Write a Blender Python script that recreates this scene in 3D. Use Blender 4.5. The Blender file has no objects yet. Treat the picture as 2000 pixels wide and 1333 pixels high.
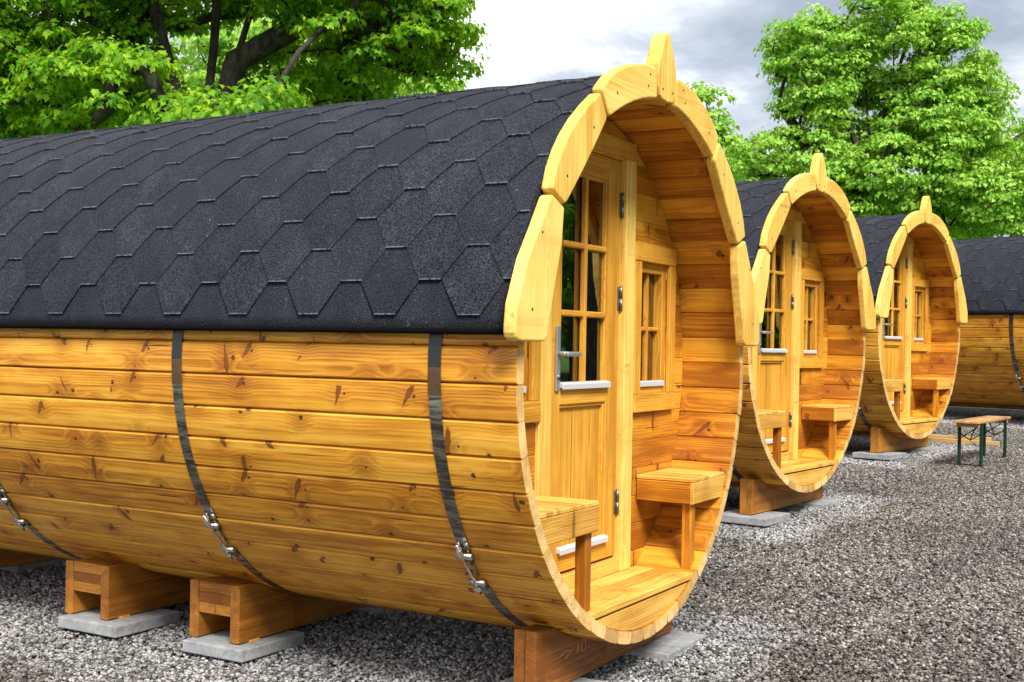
import bpy, bmesh, math, random
from mathutils import Vector, Matrix, Euler, noise as mnoise
import numpy as np
PI = math.pi
R = math.radians
rnd = random.Random(7)
sc = bpy.context.scene
col = sc.collection

# ------------------------------------------------------------------ measures
RO = 1.10            # outer radius of a barrel
RI = 1.053           # inner radius
EB = 1.0196          # the section is very slightly taller than wide
ZB = 1.1216          # axis height above the barrel's lowest line
ZG = 1.299           # axis height of the first barrel above the gravel
LEN = 4.35           # barrel length
SLOPE = 0.0366       # the yard rises towards the back
CABINS = [(0.0, 0.0, 0.0, 0.0), (-0.578, 4.212, 0.153, -0.0975), (-0.644, 8.247, 0.302, -0.1605), (1.531, 12.222, 0.447, -0.2972)]
def ground_z(y):
    if y < 15: return SLOPE * y
    return SLOPE * 15 + SLOPE * 6 * (1 - math.exp(-(y - 15) / 6))

# ------------------------------------------------------------------ materials
class NT:
    def __init__(s, name):
        s.m = bpy.data.materials.new(name); s.m.use_nodes = True
        s.t = s.m.node_tree; s.t.nodes.clear()
        s.out = s.t.nodes.new('ShaderNodeOutputMaterial')
    def put(s, sock, v):
        if v is None: return
        if hasattr(v, 'is_output'): s.t.links.new(v, sock)
        else:
            if hasattr(sock.default_value, '__len__') and not hasattr(v, '__len__'): v = (v,) * len(sock.default_value)
            if hasattr(v, '__len__') and len(sock.default_value) == 4 and len(v) == 3: v = tuple(v) + (1,)
            sock.default_value = v
    def n(s, typ, ins=None, out=0, **props):
        nd = s.t.nodes.new(typ)
        for k, v in props.items(): setattr(nd, k, v)
        for k, v in (ins or {}).items(): s.put(nd.inputs[k], v)
        return nd.outputs[out]
    def m_(s, op, a, b=None, c=None, clamp=False):
        nd = s.t.nodes.new('ShaderNodeMath'); nd.operation = op; nd.use_clamp = clamp
        for i, v in enumerate((a, b, c)):
            if v is not None: s.put(nd.inputs[i], v)
        return nd.outputs[0]
    def v_(s, op, a, b=None, scale=None):
        nd = s.t.nodes.new('ShaderNodeVectorMath'); nd.operation = op
        s.put(nd.inputs[0], a)
        if b is not None: s.put(nd.inputs[1], b)
        if scale is not None: s.put(nd.inputs['Scale'], scale)
        return nd.outputs['Value' if op in ('LENGTH', 'DOT_PRODUCT', 'DISTANCE') else 'Vector']
    def mix(s, f, a, b, blend='MIX'):
        nd = s.t.nodes.new('ShaderNodeMix'); nd.data_type = 'RGBA'; nd.blend_type = blend; nd.clamp_factor = True
        s.put(nd.inputs[0], f); s.put(nd.inputs[6], a); s.put(nd.inputs[7], b); return nd.outputs[2]
    def ss(s, x, lo, hi, a=0.0, b=1.0):
        nd = s.t.nodes.new('ShaderNodeMapRange'); nd.interpolation_type = 'SMOOTHSTEP'
        for i, v in enumerate((x, lo, hi, a, b)): s.put(nd.inputs[i], v)
        return nd.outputs[0]
    def noise(s, vec, scale, detail=3, rough=.55, dist=0.0, out=0):
        return s.n('ShaderNodeTexNoise', {'Vector': vec, 'Scale': scale, 'Detail': detail, 'Roughness': rough, 'Distortion': dist}, out)
    def attr(s, name, out='Vector'):
        nd = s.t.nodes.new('ShaderNodeAttribute'); nd.attribute_name = name; return nd.outputs[out]
    def ramp(s, f, stops):
        nd = s.t.nodes.new('ShaderNodeValToRGB'); e = nd.color_ramp.elements
        while len(e) < len(stops): e.new(.5)
        for i, (p, c) in enumerate(stops): e[i].position = p; e[i].color = tuple(c) + (1,)
        s.put(nd.inputs[0], f); return nd.outputs[0]
    def sep(s, v):
        nd = s.t.nodes.new('ShaderNodeSeparateXYZ'); s.put(nd.inputs[0], v); return nd.outputs
    def comb(s, x, y, z):
        return s.n('ShaderNodeCombineXYZ', {0: x, 1: y, 2: z})
    def bsdf(s, color, rough=.6, bump=None, bstr=.3, bdist=.01, **kw):
        nd = s.t.nodes.new('ShaderNodeBsdfPrincipled')
        s.put(nd.inputs['Base Color'], color); s.put(nd.inputs['Roughness'], rough)
        for k, v in kw.items(): s.put(nd.inputs[k.replace('_', ' ')], v)
        if bump is not None:
            s.put(nd.inputs['Normal'], s.n('ShaderNodeBump', {'Height': bump, 'Strength': bstr, 'Distance': bdist}))
        s.t.links.new(nd.outputs[0], s.out.inputs[0]); return nd

def wood(name, light, mid, dark, knot=1.0, grain=1.0, tone=.35, rough=.5, crack=1.0, spec=.35, wear=0.0):
    """Solid wood: growth rings round a pith, streaky grain, knots, drying cracks."""
    s = NT(name)
    wc = s.attr('wc'); tn = s.attr('tone', 'Fac')
    oi = s.t.nodes.new('ShaderNodeObjectInfo'); orand = oi.outputs['Random']
    wc = s.v_('ADD', wc, s.comb(s.m_('MULTIPLY', orand, 37.0), 0, 0))
    L, A, B = s.sep(wc)
    # knots
    sc_v = (3.7, 7.5, 3.0)
    kv = s.v_('MULTIPLY', wc, sc_v)
    vo = s.t.nodes.new('ShaderNodeTexVoronoi'); vo.inputs['Scale'].default_value = 1.0; vo.inputs['Randomness'].default_value = .95
    s.t.links.new(kv, vo.inputs['Vector'])
    d = s.v_('SUBTRACT', wc, s.v_('DIVIDE', vo.outputs['Position'], sc_v))
    wob = s.v_('SCALE', s.v_('SUBTRACT', s.n('ShaderNodeTexNoise', {'Vector': wc, 'Scale': 45.0, 'Detail': 2}, 1), (.5, .5, .5)), scale=.012)
    d = s.v_('ADD', d, wob)
    dl, da, db = s.sep(d)
    cr = s.sep(vo.outputs['Color'])
    sgn = s.m_('SIGN', s.m_('SUBTRACT', cr[0], .5))
    th = s.m_('MULTIPLY', sgn, s.ss(s.m_('ABSOLUTE', s.m_('SUBTRACT', cr[0], .5)), 0, .5, .75, 1.45))
    ct = s.m_('COSINE', th); sn = s.m_('SINE', th)
    p = s.m_('ADD', s.m_('MULTIPLY', dl, ct), s.m_('MULTIPLY', da, sn)); q = s.m_('SUBTRACT', s.m_('MULTIPLY', da, ct), s.m_('MULTIPLY', dl, sn))
    have = s.m_('GREATER_THAN', cr[2], .34)
    spike = s.m_('GREATER_THAN', cr[1], .42)
    ln = s.ss(cr[1], .42, 1, .028, .070)
    # a branch cut lengthwise: a leaf-shaped streak that tapers to one end
    taper = s.ss(p, -.04, .04, .45, 1.5)
    e1 = s.v_('LENGTH', s.comb(s.m_('DIVIDE', p, ln), s.m_('DIVIDE', q, s.m_('MULTIPLY', taper, .0098)), 0))
    flame = s.m_('MULTIPLY', s.m_('MULTIPLY', s.ss(e1, .72, 1.08, 1, 0), have), spike)
    rim_ = s.m_('MULTIPLY', s.m_('MULTIPLY', s.m_('MULTIPLY', s.ss(e1, .45, .85), s.ss(e1, .85, 1.1, 1, 0)), have), spike)
    # a branch cut across: a small dark eye
    size = s.ss(cr[0], 0, 1, .0055, .0115)
    dlk = s.m_('SUBTRACT', dl, s.m_('MULTIPLY', s.m_('SUBTRACT', cr[1], .2), .06))
    kd0 = s.v_('LENGTH', s.comb(s.m_('MULTIPLY', dlk, .85), da, 0))
    core = s.m_('MULTIPLY', s.ss(kd0, s.m_('MULTIPLY', size, .6), size, 1, 0), have)
    kd = s.v_('LENGTH', s.comb(s.m_('MULTIPLY', dl, .8), s.m_('MULTIPLY', da, .8), s.m_('MULTIPLY', db, .25)))
    halo = s.m_('MULTIPLY', s.ss(kd, 0.004, .075, 1, 0), have)
    # rings, bent round the knots
    dist1 = s.noise(s.v_('MULTIPLY', wc, (1.1, 7, 7)), 1.0, 3)
    rr = s.v_('LENGTH', s.comb(0, A, B))
    rr = s.m_('ADD', rr, s.m_('MULTIPLY', dist1, .035))
    rr = s.m_('ADD', rr, s.m_('MULTIPLY', halo, .018))
    ring = s.m_('FRACT', s.m_('MULTIPLY', rr, 95.0))
    ring = s.m_('MULTIPLY', s.ss(ring, .0, .75), s.ss(ring, .8, 1.0, 1, 0))
    fine = s.noise(s.v_('MULTIPLY', wc, (2.2, 150, 150)), 1.0, 3, .6)
    broad = s.noise(s.v_('MULTIPLY', wc, (1.3, 16, 16)), 1.0, 4, .65)
    blotch = s.noise(s.v_('MULTIPLY', wc, (3.0, 5, 5)), 1.0, 3, .6)
    f = s.m_('ADD', s.m_('MULTIPLY', ring, .32 * grain), s.m_('MULTIPLY', s.ss(fine, .3, .7), .28 * grain))
    f = s.m_('ADD', f, s.m_('MULTIPLY', s.ss(broad, .32, .68), .5))
    f = s.m_('ADD', f, s.m_('MULTIPLY', s.m_('SUBTRACT', blotch, .5), .9))
    f = s.m_('ADD', f, s.m_('MULTIPLY', s.m_('SUBTRACT', tn, .5), tone * 1.7))
    c = s.ramp(f, [(0.0, light), (.45, mid), (1.0, dark)])
    c = s.mix(s.m_('MULTIPLY', halo, .62 * knot), c, tuple(x * y for x, y in zip(dark, (.8, .62, .5))))
    c = s.mix(s.m_('MULTIPLY', flame, .9 * knot * knot), c, (.19, .050, .007))
    c = s.mix(s.m_('MULTIPLY', rim_, .6 * knot * knot), c, (.09, .024, .005))
    c = s.mix(s.m_('MULTIPLY', core, .93 * min(1, knot)), c, (.060, .018, .006))
    ck = s.noise(s.v_('MULTIPLY', wc, (1.6, 120, 60)), 1.0, 1, .4)
    gate = s.ss(s.noise(s.v_('MULTIPLY', wc, (1.9, 9, 9)), 1.0, 1), .60, .66)
    ckm = s.m_('MULTIPLY', s.m_('MULTIPLY', s.ss(ck, .70, .735), gate), crack)
    c = s.mix(s.m_('MULTIPLY', ckm, .9), c, (.035, .012, .004))
    if wear:
        w = s.ss(s.noise(s.v_('MULTIPLY', wc, (4, 9, 9)), 1.0, 5, .65), .5, .75)
        c = s.mix(s.m_('MULTIPLY', w, wear), c, (.10, .042, .012))
    h = s.m_('SUBTRACT', s.m_('MULTIPLY', fine, .5), s.m_('ADD', s.m_('MULTIPLY', ckm, 2.0), s.m_('MULTIPLY', core, .5)))
    rg = s.m_('ADD', rough - .08, s.m_('MULTIPLY', fine, .2))
    s.bsdf(c, rg, h, .35, .004, Specular_IOR_Level=spec)
    return s.m

M = {}
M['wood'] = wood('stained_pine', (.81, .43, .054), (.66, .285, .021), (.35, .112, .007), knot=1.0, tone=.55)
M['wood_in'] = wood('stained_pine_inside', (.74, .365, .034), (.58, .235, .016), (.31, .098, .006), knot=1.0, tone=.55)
M['pale'] = wood('pale_pine', (.86, .63, .185), (.82, .54, .125), (.62, .34, .055), knot=.28, tone=.3, crack=.15, grain=1.0, rough=.6, spec=.2)
M['deck'] = wood('deck_pine', (.82, .52, .13), (.72, .40, .075), (.48, .215, .032), knot=.6, tone=.35, crack=.5)
M['door'] = wood('door_pine', (.78, .44, .065), (.68, .34, .038), (.46, .19, .016), knot=.25, tone=.2, crack=0.0, grain=1.2)
M['end'] = wood('end_grain', (.82, .59, .27), (.72, .47, .18), (.48, .27, .085), knot=.0, tone=.5, crack=1.0)
M['beam'] = wood('stained_beam', (.48, .205, .028), (.36, .135, .016), (.20, .062, .007), knot=.8, tone=.4, crack=1.0, wear=.5)
M['bench'] = wood('worn_bench_board', (.60, .40, .19), (.47, .28, .11), (.30, .15, .05), knot=.8, tone=.5)
M['lumber'] = wood('raw_lumber', (.72, .52, .25), (.62, .42, .18), (.45, .27, .10), knot=.7, tone=.4)

def mat_roof():
    s = NT('bitumen_shingle')
    wc = s.attr('wc'); tn = s.attr('tone', 'Fac'); ed = s.attr('edge', 'Fac')
    g = s.noise(wc, 190.0, 3, .8); g2 = s.noise(wc, 85.0, 4, .75)
    wash = s.noise(s.v_('MULTIPLY', wc, (9, 5, 9)), 1.0, 5, .65)
    streak = s.noise(s.v_('MULTIPLY', wc, (26, 7, 26)), 1.0, 4, .7)
    c = s.mix(s.ss(g, .38, .64), (.0007, .0009, .0020), (.044, .049, .070))
    c = s.mix(s.m_('MULTIPLY', s.ss(wash, .40, .72), .42), c, s.mix(s.ss(g, .42, .6), (.008, .009, .014), (.095, .103, .13)))
    fleck = s.m_('MULTIPLY', s.ss(g2, .56, .68), s.ss(streak, .50, .64))
    c = s.mix(s.m_('MULTIPLY', fleck, .5), c, (.24, .25, .29))
    c = s.mix(s.m_('MULTIPLY', s.m_('SUBTRACT', 1.0, tn), .34), c, (.006, .0065, .009))
    wn = s.noise(wc, 60.0, 3, .7)
    wear = s.m_('MULTIPLY', s.ss(ed, .1, .7), s.ss(wn, .36, .55))
    c = s.mix(s.m_('MULTIPLY', wear, .6), c, (.22, .23, .26))
    s.bsdf(c, .78, s.m_('ADD', g, s.m_('MULTIPLY', g2, .7)), .9, .005, Specular_IOR_Level=.16)
    return s.m
M['roof'] = mat_roof()
def mat_simple(name, c, rough=.5, metal=0.0, var=.2, nscale=30, bstr=.15):
    s = NT(name)
    p = s.n('ShaderNodeTexCoord', out=3)
    n = s.noise(p, nscale, 4, .6)
    cc = s.mix(n, tuple(x * (1 - var) for x in c), tuple(min(1, x * (1 + var)) for x in c))
    s.bsdf(cc, s.m_('ADD', rough - .06, s.m_('MULTIPLY', n, .12)), n, bstr, .004, Metallic=metal); return s.m
M['eave'] = mat_simple('bitumen_edge', (.004, .004, .005), .95, 0, .4, 80)
M['eave'].node_tree.nodes['Principled BSDF'].inputs['Specular IOR Level'].default_value = .05
def mat_band():
    s = NT('wrapped_steel_band')
    p = s.n('ShaderNodeTexCoord', out=3)
    n = s.noise(s.v_('MULTIPLY', p, (5, 38, 38)), 1.0, 4, .6, 1.2)
    c = s.mix(s.ss(n, .35, .7), (.10, .095, .085), (.36, .34, .30))
    s.bsdf(c, s.ss(n, .2, .8, .16, .38), n, .55, .006, Metallic=.85); return s.m
M['band'] = mat_band()
M['tape'] = mat_simple('black_band_cover', (.022, .022, .024), .4, .2, .3, 40)
M['tape2'] = mat_simple('brown_band_cover', (.10, .055, .028), .35, .3, .4, 60)
M['zinc'] = mat_simple('zinc_plated', (.62, .60, .58), .28, 1.0, .12, 60)
M['brass'] = mat_simple('yellow_zinc_hinge', (.20, .185, .15), .4, .9, .2, 60)
M['alu'] = mat_simple('brushed_aluminium', (.46, .47, .49), .38, .7, .06, 60)
M['white_alu'] = mat_simple('white_aluminium', (.58, .59, .63), .42, .1, .05, 60)
M['nail'] = mat_simple('nail_head', (.05, .03, .02), .5, .3)
M['gasket'] = mat_simple('black_gasket', (.012, .012, .012), .6)
M['green_steel'] = mat_simple('green_painted_steel', (.004, .028, .016), .45, 0, .2)
M['pencil'] = mat_simple('chalk_mark', (.62, .40, .20), .8, 0, .15)
M['cloth'] = mat_simple('curtain_cloth', (.055, .03, .02), .9, 0, .3, 20)
def mat_concrete():
    s = NT('concrete')
    p = s.n('ShaderNodeTexCoord', out=3)
    n = s.noise(p, 14, 6, .65); g = s.noise(p, 260, 2, .7)
    c = s.mix(s.ss(n, .3, .7), (.24, .25, .26), (.38, .39, .40))
    c = s.mix(s.ss(g, .52, .72), c, (.17, .17, .17))
    st = s.noise(p, 6, 5, .7)
    c = s.mix(s.m_('MULTIPLY', s.ss(st, .52, .66), .55), c, (.13, .125, .11))
    s.bsdf(c, .88, s.m_('ADD', g, n), .35, .004); return s.m
M['concrete'] = mat_concrete()
def mat_glass():
    s = NT('window_glass')
    gl = s.n('ShaderNodeBsdfGlossy', {'Color': (.92, .95, .93), 'Roughness': .012})
    tr = s.n('ShaderNodeBsdfTransparent', {'Color': (.20, .21, .20)})
    p = s.n('ShaderNodeTexCoord', out=3)
    bn = s.n('ShaderNodeBump', {'Height': s.noise(p, 3.0, 1), 'Strength': .06, 'Distance': .02})
    s.t.links.new(bn, gl.node.inputs['Normal'])
    fr = s.n('ShaderNodeFresnel', {'IOR': 1.75})
    mx = s.n('ShaderNodeMixShader', {0: s.m_('ADD', s.m_('MULTIPLY', fr, 1.0), .15, clamp=True), 1: tr, 2: gl})
    s.t.links.new(mx, s.out.inputs[0]); return s.m
M['glass'] = mat_glass()
def leaf_mat(name, a, b, c_, trans=.45):
    s = NT(name)
    t = s.attr('tone', 'Fac')
    c = s.ramp(t, [(0, a), (.5, b), (.93, c_), (1, tuple(x * y for x, y in zip(c_, (1.0, .95, .7))))])
    pr = s.t.nodes.new('ShaderNodeBsdfPrincipled'); s.put(pr.inputs['Base Color'], c); s.put(pr.inputs['Roughness'], .5); s.put(pr.inputs['Specular IOR Level'], .3)
    tl = s.n('ShaderNodeBsdfTranslucent', {'Color': s.mix(.4, c, (.44, .62, .02))})
    mx = s.n('ShaderNodeMixShader', {0: trans, 1: pr.outputs[0], 2: tl})
    s.t.links.new(mx, s.out.inputs[0]); return s.m
M['leaf_light'] = leaf_mat('maple_leaf_fresh', (.11, .30, .022), (.26, .52, .045), (.50, .74, .15), .40)
M['leaf_deep'] = leaf_mat('maple_leaf_deep', (.050, .19, .008), (.16, .40, .014), (.38, .62, .025), .52)
def mat_bark():
    s = NT('bark')
    p = s.n('ShaderNodeTexCoord', out=3)
    n = s.noise(s.v_('MULTIPLY', p, (9, 9, 2.5)), 1.0, 6, .7)
    l = s.noise(p, 9.0, 4, .7)
    c = s.mix(s.ss(n, .35, .65), (.010, .008, .006), (.055, .045, .034))
    c = s.mix(s.m_('MULTIPLY', s.ss(l, .55, .7), .4), c, (.10, .105, .06))
    s.bsdf(c, .95, n, .9, .05); return s.m
M['bark'] = mat_bark()

def pale_mask(s, pos):
    """Clean light gravel lies in a strip round every barrel's stand."""
    best = None
    w = s.v_('SCALE', s.v_('SUBTRACT', s.n('ShaderNodeTexNoise', {'Vector': pos, 'Scale': 1.3, 'Detail': 4}, 1), (.5, .5, .5)), scale=.55)
    pp = s.v_('ADD', pos, w)
    for (x, y, z, a) in CABINS:
        mp = s.t.nodes.new('ShaderNodeMapping'); mp.vector_type = 'TEXTURE'
        s.t.links.new(pp, mp.inputs['Vector'])
        mp.inputs['Location'].default_value = (x, y, 0); mp.inputs['Rotation'].default_value = (0, 0, a)
        q = s.v_('ABSOLUTE', s.v_('ADD', mp.outputs[0], (LEN / 2, 0, 0)))
        X, Y, Z = s.sep(q)
        dx = s.m_('MAXIMUM', s.m_('SUBTRACT', X, LEN / 2 + .20), 0); dy = s.m_('MAXIMUM', s.m_('SUBTRACT', Y, 1.0), 0)
        d = s.v_('LENGTH', s.comb(dx, dy, 0))
        best = d if best is None else s.m_('MINIMUM', best, d)
    return s.ss(best, .02, .26, 1, 0)
def pebble_color(s, r, pos, pale):
    brown = s.ramp(r, [(0, (.010, .009, .008)), (.14, (.032, .029, .026)), (.30, (.085, .076, .067)), (.37, (.12, .080, .045)), (.46, (.12, .108, .096)), (.70, (.185, .17, .155)), (.90, (.28, .263, .245)), (1, (.44, .425, .41))])
    grey = s.ramp(r, [(0, (.035, .034, .034)), (.2, (.12, .117, .117)), (.45, (.26, .255, .255)), (.7, (.38, .375, .375)), (1, (.58, .57, .565))])
    # damp and trodden patches across the yard
    patch = s.noise(pos, .55, 5, .6); fleck = s.noise(pos, 2.6, 4, .6)
    k = s.m_('ADD', s.ss(patch, .34, .62, .66, 1.06), s.ss(fleck, .35, .65, -.13, .13))
    return s.v_('SCALE', s.mix(s.m_('MULTIPLY', pale, .92), brown, grey), scale=k)
def mat_pebble():
    s = NT('pebble')
    pos = s.n('ShaderNodeNewGeometry', out=0)
    r = s.attr('pr', 'Fac')
    pm = pale_mask(s, pos)
    c = pebble_color(s, r, pos, pm)
    n = s.noise(pos, 260, 2)
    c = s.mix(s.m_('MULTIPLY', s.ss(n, .45, .75), .35), c, s.mix(.5, c, (.06, .05, .04)))
    s.bsdf(c, .62, n, .2, .002, Specular_IOR_Level=.4); return s.m
M['pebble'] = mat_pebble()
def mat_ground():
    s = NT('gravel_bed')
    pos = s.n('ShaderNodeNewGeometry', out=0)
    vo = s.t.nodes.new('ShaderNodeTexVoronoi'); vo.inputs['Scale'].default_value = 42; s.t.links.new(pos, vo.inputs['Vector'])
    r = s.sep(vo.outputs['Color'])[0]
    pm = pale_mask(s, pos)
    c = pebble_color(s, r, pos, pm)
    gap = s.ss(vo.outputs['Distance'], .25, .62)
    c = s.mix(gap, c, (.012, .010, .008))
    # meadow beyond the yard
    X, Y, Z = s.sep(pos)
    wob = s.m_('MULTIPLY', s.m_('SUBTRACT', s.noise(pos, .35, 4), .5), 3.0)
    rad = s.v_('LENGTH', s.comb(s.m_('ADD', X, -1.0), s.m_('MULTIPLY', s.m_('ADD', Y, -4.0), .72), 0))
    gm = s.ss(s.m_('ADD', rad, wob), 11.0, 11.6)
    gr = s.mix(s.noise(pos, 3.0, 6, .7), (.045, .12, .012), (.13, .26, .025))
    c = s.mix(gm, c, gr)
    s.bsdf(c, .9, s.m_('SUBTRACT', 1.0, vo.outputs['Distance']), .9, .02); return s.m
M['ground'] = mat_ground()

# ------------------------------------------------------------------ mesh building
class MB:
    def __init__(s): s.v = []; s.f = []; s.mi = []; s.wc = []; s.tone = []; s.edge = []; s.mats = []; s.smooth = []
    def mat(s, m):
        if m not in s.mats: s.mats.append(m)
        return s.mats.index(m)
    def add(s, verts, faces, m, wc=None, tone=None, edge=None, smooth=False, mis=None):
        o = len(s.v); s.v += [tuple(p) for p in verts]
        s.f += [tuple(i + o for i in f) for f in faces]
        k = s.mat(m)
        s.mi += ([s.mat(x) for x in mis] if mis else [k] * len(faces))
        s.smooth += [smooth] * len(faces)
        s.wc += [tuple(p) for p in (wc if wc is not None else verts)]
        t = rnd.random() if tone is None else tone
        s.tone += (list(t) if hasattr(t, '__len__') else [t] * len(verts))
        s.edge += (list(edge) if edge is not None else [0.0] * len(verts))
    def bm(s, bm, m, along=None, smooth=False, tone=None, end=None, mtx=None):
        """Append a bmesh piece; wood coordinates follow its longest side (or `along`)."""
        bm.verts.ensure_lookup_table(); bm.normal_update()
        co = [v.co.copy() for v in bm.verts]
        lo = [min(c[i] for c in co) for i in range(3)]; hi = [max(c[i] for c in co) for i in range(3)]
        if along is None: along = max(range(3), key=lambda i: hi[i] - lo[i])
        a, b = [i for i in range(3) if i != along]
        off = rnd.random() * 40; oa = (rnd.random() - .5) * .12; ob = rnd.choice((-1, 1)) * (.03 + rnd.random() * .10)
        ca = (lo[a] + hi[a]) / 2; cb = (lo[b] + hi[b]) / 2
        wc = [(c[along] + off, c[a] - ca + oa, c[b] - cb + ob) for c in co]
        for v in bm.verts: v.index = v.index
        bm.verts.index_update()
        faces = [[v.index for v in f.verts] for f in bm.faces]
        mis = [end if (end and abs(f.normal[along]) > .8) else m for f in bm.faces]
        if mtx is not None: co = [mtx @ c for c in co]
        s.add(co, faces, m, wc, tone, None, smooth, mis)
        bm.free()
    def box(s, x0, x1, y0, y1, z0, z1, m, bev=.004, seg=1, along=None, end=None, tone=None, mtx=None, smooth=False):
        bm = bmesh.new(); bmesh.ops.create_cube(bm, size=1)
        for v in bm.verts:
            v.co = Vector(((x0 + x1) / 2 + v.co.x * (x1 - x0), (y0 + y1) / 2 + v.co.y * (y1 - y0), (z0 + z1) / 2 + v.co.z * (z1 - z0)))
        if bev: bmesh.ops.bevel(bm, geom=list(bm.edges), offset=min(bev, .45 * min(abs(x1 - x0), abs(y1 - y0), abs(z1 - z0))), segments=seg, affect='EDGES', profile=.5)
        s.bm(bm, m, along, smooth, tone, end, mtx)
    def prism(s, poly, u0, u1, m, bev=.004, seg=2, along=None, tone=None, axis=0, mtx=None, round_=None):
        """Extrude polygon (v,z) from u0 to u1 along x (axis 0)."""
        bm = bmesh.new()
        if axis == 0: mk = lambda p, u: (u, p[0], p[1])
        elif axis == 1: mk = lambda p, u: (p[0], u, p[1])
        else: mk = lambda p, u: (p[0], p[1], u)
        a = [bm.verts.new(mk(p, u0)) for p in poly]; b = [bm.verts.new(mk(p, u1)) for p in poly]
        bm.faces.new(a); bm.faces.new(b)
        n = len(poly)
        for i in range(n): bm.faces.new((a[i], a[(i + 1) % n], b[(i + 1) % n], b[i]))
        bmesh.ops.recalc_face_normals(bm, faces=bm.faces)
        if bev:
            es = [e for e in bm.edges if abs((e.verts[0].co - e.verts[1].co)[axis]) < 1e-6]
            bmesh.ops.bevel(bm, geom=es, offset=bev, segments=seg, affect='EDGES', profile=.5)
        s.bm(bm, m, along, False, tone, None, mtx)
    def tube(s, pts, rads, m, n=8, cap=True, smooth=True):
        v = []; f = []; pts = [Vector(p) for p in pts]
        if not hasattr(rads, '__len__'): rads = [rads] * len(pts)
        up = None
        for i, p in enumerate(pts):
            d = (pts[min(i + 1, len(pts) - 1)] - pts[max(i - 1, 0)]).normalized()
            if up is None: up = d.orthogonal().normalized()
            up = (up - d * up.dot(d)).normalized(); sd = d.cross(up)
            for k in range(n):
                a = 2 * PI * k / n; v.append(p + (up * math.cos(a) + sd * math.sin(a)) * rads[i])
        for i in range(len(pts) - 1):
            for k in range(n): f.append((i * n + k, i * n + (k + 1) % n, (i + 1) * n + (k + 1) % n, (i + 1) * n + k))
        if cap: f.append(tuple(range(n))[::-1]); f.append(tuple(range((len(pts) - 1) * n, len(pts) * n)))
        s.add(v, f, m, smooth=smooth)
    def build(s, name, parent=None, dz=0.0, loc=(0, 0, 0), rz=0.0, **props):
        me = bpy.data.meshes.new(name)
        vs = [(x, y, z + dz) for x, y, z in s.v] if dz else s.v
        me.from_pydata(vs, [], s.f)
        for m in s.mats: me.materials.append(m)
        me.polygons.foreach_set('material_index', s.mi)
        me.polygons.foreach_set('use_smooth', s.smooth)
        at = me.attributes.new('wc', 'FLOAT_VECTOR', 'POINT'); at.data.foreach_set('vector', [c for p in s.wc for c in p])
        at = me.attributes.new('tone', 'FLOAT', 'POINT'); at.data.foreach_set('value', s.tone)
        if any(s.edge):
            at = me.attributes.new('edge', 'FLOAT', 'POINT'); at.data.foreach_set('value', s.edge)
        me.update()
        o = bpy.data.objects.new(name, me); col.objects.link(o)
        if parent: o.parent = parent
        else: o.location = loc; o.rotation_euler = (0, 0, rz)
        for k, val in props.items(): o[k] = val
        return o
def tag(o, label=None, category=None, group=None, kind=None):
    if label: o['label'] = label
    if category: o['category'] = category
    if group: o['group'] = group
    if kind: o['kind'] = kind
    return o
def empty(name, loc, rz=0.0):
    o = bpy.data.objects.new(name, None); o.empty_display_size = .2; col.objects.link(o); o.location = loc; o.rotation_euler = (0, 0, rz); return o
def copy_tree(o, parent=None):
    c = o.copy(); col.objects.link(c)
    if parent: c.parent = parent
    for ch in list(o.children): copy_tree(ch, c)
    return c

def ring(th, r, u): return (u, r * math.cos(th), r * math.sin(th) * EB)
def circ_v(z, r): 
    t = r * r - (z / EB) ** 2
    return math.sqrt(t) if t > 0 else 0.0

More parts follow.
